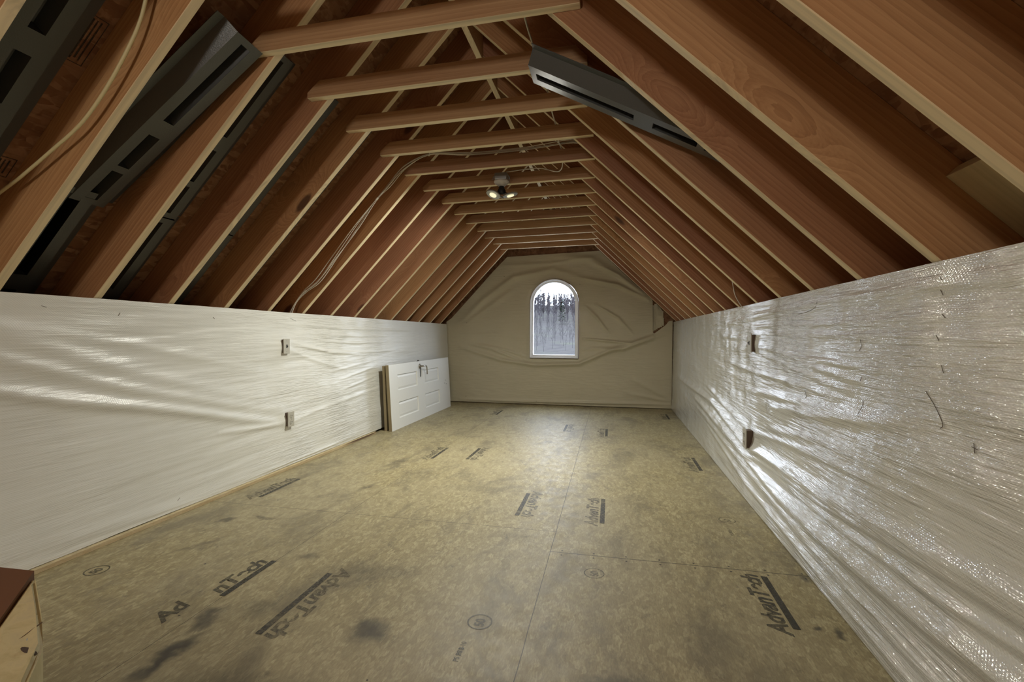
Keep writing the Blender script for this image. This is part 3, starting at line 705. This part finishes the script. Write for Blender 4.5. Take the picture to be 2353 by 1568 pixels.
# ------------------------------------------------------------------ cables
def cable(name, lines, r, m, label, cat='cable', ties=()):
    t = None
    if len(lines) == 1 and not ties:
        bm = bmesh.new(); tube(bm, lines[0], r, 8); return tag(fin(bm, name, m, None, True), label, cat)
    t = empty(name, lines[0][0]); tag(t, label, cat)
    for L in lines:
        bm = bmesh.new(); tube(bm, [Vector(p)-t.location for p in L], r, 8); fin(bm, 'wire', m, t, True)
    for p, rr in ties:
        bm = bmesh.new(); p = Vector(p)-t.location; box(bm, -.004, .004, -rr, rr, -rr, rr, Matrix.Translation(p) @ Matrix.Rotation(.8, 4, 'Y'), .002); fin(bm, 'cable_tie', m, t)
    return t
cable('yellow_cable', [[(-1.60, 1.40, 2.42), (-1.657, 1.43, 2.292), (-1.696, 1.435, 2.187), (-1.753, 1.43, 2.077), (-1.854, 1.43, 1.944), (-1.967, 1.43, 1.832), (-2.105, 1.43, 1.745), (-2.258, 1.43, 1.655), (-2.463, 1.43, 1.538), (-2.70, 1.43, 1.30)]], .0062, M_YCAB,
      'yellowish cable drooping across the left rafters at the top left corner')
bp = [(-2.568, 3.42, 1.19), (-2.51, 3.42, 1.303), (-2.43, 3.42, 1.39), (-2.312, 3.42, 1.476), (-2.157, 3.42, 1.663), (-1.967, 3.42, 1.897), (-1.806, 3.44, 2.109), (-1.70, 3.44, 2.212), (-1.563, 3.42, 2.331), (-1.36, 3.41, 2.412), (-1.118, 3.44, 2.41), (-.995, 3.49, 2.425), (-.672, 3.49, 2.428), (-.488, 3.47, 2.434), (-.274, 3.44, 2.437), (-.12, 3.42, 2.38)]
BL = []
for k in range(4):
    L = []
    for i, p in enumerate(bp):
        s = .010 if i not in (1, 6, 9) else .003
        if i in (3, 4, 5): s = .019
        a = k*1.7+i*.35; L.append((p[0]+s*math.cos(a), p[1]+s*math.sin(a*1.3)*.8, p[2]+s*math.sin(a)))
    BL.append(L)
cable('cable_bundle', BL, .0038, M_WCAB, 'bundle of thin white cables climbing the left slope and crossing above the ties', 'cable', [((-1.806, 3.44, 2.109), .012), ((-2.43, 3.42, 1.39), .012), ((-1.36, 3.41, 2.412), .012)])
cable('lamp_cable', [[(-.36, 1.0, 2.43), (-.372, 1.867, 2.4135), (-.37, 2.07, 2.398), (-.37, 2.273, 2.4135), (-.365, 2.48, 2.398), (-.36, 2.68, 2.4135), (-.36, 2.88, 2.398), (-.363, 3.088, 2.4135), (-.37, 3.29, 2.398), (-.368, 3.49, 2.4135), (-.368, 3.56, 2.38), (-.372, 3.63, 2.335), (-.40, 3.70, 2.322), (-.443, 3.73, 2.331), (-.552, 3.75, 2.369), (-.679, 3.76, 2.374), (-.773, 3.765, 2.369), (-.842, 3.775, 2.368)]], .0042, M_WCAB,
      'white cable running over the ties and looping down to the three-panel lamp')
cable('loose_wire', [[(.79, 3.44, 1.44), (.797, 3.42, 1.383), (.808, 3.42, 1.325), (.83, 3.42, 1.276), (.872, 3.42, 1.21)]], .003, M_WCAB, 'short thin wire hanging down behind the top of the right wall sheeting', 'wire')

# ------------------------------------------------------------------ lumber end by the camera, bottom left
A0, B0, B1, T1 = Vector((-1.157, .75, .548)), Vector((-1.103, .66, .505)), Vector((-1.049, .56, .451)), Vector((-1.457, .78, .522))
C1, C2, R2, R3, G1, G2 = Vector((-1.065, .70, .512)), Vector((-1.0, .66, .479)), Vector((-.946, .60, .461)), Vector((-.887, .5, .434)), Vector((-1.119, .69, .515)), Vector((-1.049, .64, .493))
post = empty('timber_rail', (-1.1, .62, 0)); tag(post, 'rough pale timber end with a knot and a wany edge at the bottom left corner', 'timber')
def rel(P): return [p-post.location for p in P]
M_PALE = None
def pale():
    n = N('pale_timber'); v = n.obj()
    c = n.ramp(n.noise(n.mapp(v, (9, 9, 3), (.4, .7, .2)), 3.0, 5, .6, 1.0), [(.3, (.40, .34, .18)), (.55, (.50, .44, .25)), (.8, (.42, .37, .24))])
    return n.B(Base_Color=c, Roughness=.65, Normal=n.bump(n.noise(n.mapp(v, (40, 40, 8)), 2, 4), .3, .004))
M_PALE = pale()
dn = Vector((0, 0, -.42))
top = [A0, C1, C2, R2, R3, B1, B0]
v = rel(top) + [p+dn for p in rel(top)]; n_ = len(top)
f = [tuple(range(n_)), tuple(range(2*n_-1, n_-1, -1))] + [(i, i+n_, (i+1) % n_+n_, (i+1) % n_) for i in range(n_)]
o = pyd('timber_body', v, f, M_PALE, post)
b = bmesh.new(); b.from_mesh(o.data); bmesh.ops.recalc_face_normals(b, faces=b.faces); bmesh.ops.bevel(b, geom=list(b.edges), offset=.008, segments=3, affect='EDGES'); b.to_mesh(o.data); b.free()
side = [A0, B0, B1, B1+Vector((-.5, -.05, 0)), T1]
side = [p+Vector((-.002, 0, .003)) for p in side]
v = rel(side)+[p+Vector((0, 0, -.40)) for p in rel(side)]; n_ = 5
f = [tuple(range(n_)), tuple(range(2*n_-1, n_-1, -1))] + [(i, i+n_, (i+1) % n_+n_, (i+1) % n_) for i in range(n_)]
o = tag(pyd('timber_side', v, f, plain('brown_timber', (.13, .062, .032), .6, 0, .3, (30, .1)), post), 'reddish brown smooth face')  # darker brown than the pale timber body
b = bmesh.new(); b.from_mesh(o.data); bmesh.ops.recalc_face_normals(b, faces=b.faces); b.to_mesh(o.data); b.free()
Mk = Matrix.Translation((-1.022+1.1, .635-.62, .4875)) @ Matrix.Rotation(.5, 4, 'Z')
nt = (C2-A0).cross(R2-A0).normalized()
if nt.z < 0: nt = -nt
q = nt.to_track_quat('Z', 'Y').to_matrix().to_4x4()
kc = (C2*.45+R2*.35+B0*.2)-post.location
bm = bmesh.new(); lathe(bm, [(.011, 0), (.011, .0015)], 14, Matrix.Translation(kc+nt*.0005) @ q @ Matrix.Diagonal((.5, 1.3, 1, 1))); fin(bm, 'knot', plain('knot', (.07, .045, .03), .8), post)
kc2 = (C2*.6+R2*.1+B0*.3)-post.location
bm = bmesh.new(); lathe(bm, [(.004, 0), (.004, .0015)], 12, Matrix.Translation(kc2+nt*.001) @ q); fin(bm, 'nail_head', M_GALV, post)
bm = bmesh.new(); a_, b_ = (C1*.6+C2*.4)-post.location, (B0*.5+B1*.3+R3*.2)-post.location; tube(bm, [a_+nt*.0002, (a_+b_)*.5+nt*.0002+Vector((.003, 0, 0)), b_+nt*.0002], .0012, 5, sm=4); fin(bm, 'crack', plain('crack', (.12, .08, .05), .9), post)

# ------------------------------------------------------------------ printing on the subfloor
def text_mesh(body, size, shear=0, ext=.0):
    cu = D.curves.new('t', 'FONT'); cu.body = body; cu.size = size; cu.shear = shear; cu.offset = size*.035; cu.space_character = .95
    o = D.objects.new('t', cu); COL.objects.link(o); bpy.context.view_layer.update()
    me = D.meshes.new_from_object(o.evaluated_get(bpy.context.evaluated_depsgraph_get())); D.objects.remove(o); return me
def put(me, m, x, y, rot, sx=1, name='printed_stamp'):
    me.materials.clear(); me.materials.append(m); o = D.objects.new(name, me); link(o, floor); o.location = (x, y, .0006+random.random()*.0003); o.rotation_euler = (0, 0, rot); o.scale = (sx, 1, 1); return o
def brand(x, y, up, ink, L=.50, word='AdvanTech', part=None):
    # up=+1 reads away from the camera, -1 reads towards it; x, y is where the word starts
    rot = math.pi/2 if up > 0 else -math.pi/2
    me = text_mesh(word, .098, .25); xs = [v.co.x for v in me.vertices]; w = max(xs)-min(xs)
    put(me, ink, x, y, rot, L/w)
    bm = bmesh.new(); s = 1 if up > 0 else -1
    box(bm, 0, L*.86, -.040, -.014, 0, .0004); put_me = D.meshes.new('stamp_bar'); bm.to_mesh(put_me); bm.free()
    o = put(put_me, ink, x, y+s*L*.10, rot, 1, 'stamp_bar')
# nearest two on the left
me = text_mesh('Ad', .10, .25); put(me, M_INK, -1.575, 1.405, math.pi/2, 1.0)
me = text_mesh('nTech', .10, .25); put(me, M_INK, -1.53, 1.61, math.pi/2, 1.15)
bm = bmesh.new(); box(bm, 0, .30, -.036, -.010, 0, .0004); q_ = D.meshes.new('stamp_bar'); bm.to_mesh(q_); bm.free(); put(q_, M_INK, -1.53, 1.60, math.pi/2, 1, 'stamp_bar')
brand(-1.165, 1.90, -1, M_INK2, .50)
brand(.625, 1.80, 1, M_INK, .44)
for x, y, up in ((-.50, 3.12, -1), (-.07, 2.62, 1), (-.47, 5.6, -1), (-.07, 4.95, 1), (.66, 3.83, 1), (-1.50, 3.72, 1), (-2.22, 2.58, 1), (-1.15, 4.25, -1), (.69, 6.15, 1), (-1.5, 6.0, 1)):
    brand(x, y, up, M_INK2, .46)
def roundel(x, y, r, ink, small=True, up=1):
    n = 40; v = []; f = []
    for k in range(n):
        a = 2*math.pi*k/n
        for rr in (r, r*.88): v.append((rr*math.cos(a), rr*math.sin(a), 0))
    for k in range(n):
        a, b2_ = 2*k, 2*((k+1) % n); f.append((a, b2_, b2_+1, a+1))
    me = D.meshes.new('stamp_ring'); me.from_pydata(v, [], f); put(me, ink, x, y, 0, 1, 'stamp_ring')
    me = text_mesh('50', r*1.05); put(me, ink, x+r*.38*up, y-r*.62*up, math.pi/2*up, 1)
    if small:
        for yy in (.07, .10):
            me = text_mesh('PS 2-10', .024); put(me, ink, x-.012*up, y-(yy+.12)*up, math.pi/2*up, 1)
roundel(-.46, 1.651, .046, M_INK); roundel(-2.205, 1.657, .046, M_INK, False); roundel(.647, 2.864, .045, M_INK2); roundel(-.067, 2.096, .045, M_INK2, False)

for (px, pz, ln) in ((-2.33, 1.735, .09), (-1.87, 2.22, .20)):
    bm = bmesh.new()
    for (a0, a1, b0, b1) in ((0, ln, 0, .0025), (0, ln, .06, .0625), (0, .0025, 0, .06), (ln-.0025, ln, 0, .06), (.012, ln-.012, .012, .018), (.012, ln-.02, .026, .031), (.012, ln-.015, .040, .045)):
        box(bm, a0, a1, b0, b1, 0, .0006)
    q_ = D.meshes.new('grade_stamp'); bm.to_mesh(q_); bm.free(); q_.materials.append(M_INK); o = link(D.objects.new('grade_stamp', q_), ceiling)
    nn = Vector((-ML*CL, 0, CL)); bp_ = Vector((px, 1.40, 0)); bp_.z = ZL+ML*(px-XL)+(DEP-.002)/CL; ex = Vector((-CL, 0, -ML*CL)); ey = Vector((0, 1, 0)); ez = ex.cross(ey)
    o.matrix_world = Matrix(((ex.x, ey.x, ez.x, bp_.x), (ex.y, ey.y, ez.y, bp_.y), (ex.z, ey.z, ez.z, bp_.z), (0, 0, 0, 1)))

# ------------------------------------------------------------------ outside
hx = np.linspace(-60, 40, 41); hy = np.linspace(14, 147, 35); V = []; F = []
def hz(x, y): return H-3.6+(y-40)*.102+max(0, y-90)**2*.0008+.5*math.sin(x*.21+y*.05)+.4*math.sin(x*.09+1)+.02*(x+12)*.6
for x in hx:
    for y in hy: V.append((x, y, hz(x, y)))
for i in range(40):
    for j in range(34): F.append((i*35+j, (i+1)*35+j, (i+1)*35+j+1, i*35+j+1))
hill = tag(pyd('hillside', V, F, M_HILL, None, True), 'grey-brown hillside seen through the arched window', 'hillside', kind='structure')
def tree_mesh(seed, h, nb, lean=.05, spread=1.0):
    r = random.Random(seed); bm = bmesh.new()
    top_ = Vector((r.uniform(-lean, lean)*h, r.uniform(-lean, lean)*h, h)); mid = top_*.5+Vector((r.uniform(-.1, .1), r.uniform(-.1, .1), 0))
    tube(bm, [(0, 0, -.3), mid, top_], (.026 if h > 4 else .012)*h, 5, .15, 3)
    for k in range(nb):
        t = r.uniform(.30, .97); a = r.uniform(0, 6.28); p = top_*t; L = h*r.uniform(.10, .28)*(1.15-t)*1.6*spread
        e = p+Vector((math.cos(a)*L*.65, math.sin(a)*L*.65, L*.85)); tube(bm, [p, (p+e)*.5+Vector((0, 0, -.03*L)), e], (.011 if h > 4 else .0045)*h, 3, .3, 2)
        for q in range(3):
            a2 = a+r.uniform(-1.1, 1.1); s0 = p+(e-p)*r.uniform(.4, .9); L2 = L*.5; e2 = s0+Vector((math.cos(a2)*L2*.5, math.sin(a2)*L2*.5, L2*.8)); tube(bm, [s0, e2], (.009 if h > 4 else .0028)*h, 3, .3, 0)
    me = D.meshes.new('bare_tree'); bm.to_mesh(me); bm.free(); me.materials.append(M_BARK if h > 4 else M_PBARK); return me
TM = [tree_mesh(k, 5.2, 46, .05, 1.0) for k in range(4)]; SM = [tree_mesh(20+k, 2.6, 14, .10, 1.0) for k in range(3)]
r = random.Random(5)
k = 0
for j in range(17):
    for i in range(9):
        y = 98+j*2.9+r.uniform(-.4, .4); x = -.117*y-11.6+i*2.9+r.uniform(-.4, .4)+(j % 2)*1.4
        if abs(x+8.2) < 2 and abs(y-96) < 3: continue
        o = D.objects.new('bare_tree', TM[k % 4]); COL.objects.link(o); k += 1
        o.location = (x, y, hz(x, y)); s = r.uniform(.8, 1.1); o.scale = (s*.8, s*.8, s); o.rotation_euler = (0, 0, r.uniform(0, 6.28))
        tag(o, 'leafless grey tree on the hilltop seen through the arched window', 'tree', 'bare trees on the hill')
for j in range(21):
    for i in range(8):
        y = 52+j*2.0+r.uniform(-.2, .2); w_ = .0135*y*2; x = -.117*y+(i-3.5)*max(w_, 1.9)+r.uniform(-.25, .25)+(j % 2)*.9
        o = D.objects.new('bare_sapling', SM[(i+j) % 3]); COL.objects.link(o)
        o.location = (x, y, hz(x, y)); s = r.uniform(.7, 1.05); o.scale = (s*.8, s*.8, s); o.rotation_euler = (0, 0, r.uniform(0, 6.28))
        tag(o, 'thin leafless sapling low on the slope seen through the arched window', 'sapling', 'bare saplings on the slope')
bm = bmesh.new(); rr = random.Random(3)
for k in range(260):
    z = rr.uniform(1.0, 5.2); R_ = .22*(5.6-z)*rr.uniform(.5, 1); a = rr.uniform(0, 6.28); p = Vector((R_*math.cos(a), R_*math.sin(a), z)); d_ = Vector((math.cos(a)*.35, math.sin(a)*.35, -.10)); s_ = Vector((-math.sin(a)*.12, math.cos(a)*.12, 0))
    V4 = [bm.verts.new(q) for q in (p-s_, p+s_, p+d_+s_*.4, p+d_-s_*.4)]; bm.faces.new(V4)
ev = empty('evergreen_tree', (-9.6, 95, hz(-9.6, 95)-.3)); fin(bm, 'foliage', M_NEEDLE, ev)
bm = bmesh.new(); tube(bm, [(0, 0, -.3), (0, 0, 5.3)], .09, 6, .2, 0); fin(bm, 'trunk', M_BARK, ev)
tag(ev, 'single dark evergreen among the leafless trees outside the window', 'tree')

# ------------------------------------------------------------------ light
W = D.worlds.new('World'); S.world = W; W.use_nodes = True; nt_ = W.node_tree; bg = nt_.nodes['Background']
bg.inputs[0].default_value = (.80, .88, 1.0, 1); bg.inputs[1].default_value = 14.0
def area(name, loc, rot, size, power, col, size_y=None, spread=math.pi):
    l = D.lights.new(name, 'AREA'); l.energy = power; l.color = col; l.size = size; l.spread = spread
    if size_y: l.shape = 'RECTANGLE'; l.size_y = size_y
    o = D.objects.new(name, l); o.location = loc; o.rotation_euler = rot; return link(o)
po = area('window_portal', (WXC, 7.19, 1.29), (-math.pi/2, 0, 0), .72, 1, (1, 1, 1), 1.2); po.data.cycles.is_portal = True
COOL = (1.0, .985, .87)
for k, (cx, cy, cz, tx, ty) in enumerate(((-.045, .02, -.135, .18, .50), (-.055, -.07, -.155, -.42, .30), (.075, -.01, -.150, .05, -.22))):
    M = Matrix.Translation((LP[0], LP[1], 2.33)) @ Matrix.Translation((cx, cy, cz)) @ Matrix.Rotation(tx, 4, 'X') @ Matrix.Rotation(ty, 4, 'Y') @ Matrix.Translation((0, 0, -.012)) @ Matrix.Rotation(-ty*.4, 4, 'Y')
    a = area('led_light', (0, 0, 0), (0, 0, 0), .05, 19.0, COOL, spread=2.7); a.matrix_world = M; a.data.shape = 'DISK'
pl_ = D.lights.new('work_lamp', 'POINT'); pl_.energy = 72; pl_.color = (1.0, .96, .85); pl_.shadow_soft_size = .13
o = D.objects.new('work_lamp', pl_); o.location = (-.76, -1.2, 1.82); link(o)

# ------------------------------------------------------------------ camera
f_, yaw, pit, rol = 1090.70, .20597, -.0112, .004015
cy_, sy_ = math.cos(yaw), math.sin(yaw)
r_ = Vector((cy_, sy_, 0)); d_ = Vector((-sy_, cy_, 0)); u_ = Vector((0, 0, 1))
d2 = d_*math.cos(pit)+u_*math.sin(pit); u2 = u_*math.cos(pit)-d_*math.sin(pit)
r3 = r_*math.cos(rol)+u2*math.sin(rol); u3 = u2*math.cos(rol)-r_*math.sin(rol)
cam = D.cameras.new('camera'); cam.sensor_width = 36; cam.lens = f_/2353*36; cam.clip_start = .02; cam.clip_end = 400
co = D.objects.new('camera', cam); link(co)
co.matrix_world = Matrix(((r3.x, u3.x, -d2.x, 0), (r3.y, u3.y, -d2.y, 0), (r3.z, u3.z, -d2.z, H), (0, 0, 0, 1)))
S.camera = co
vs = S.view_settings; vs.view_transform = 'Standard'; vs.look = 'None'; vs.gamma = 1; vs.use_curve_mapping = False; vs.exposure = 0.0
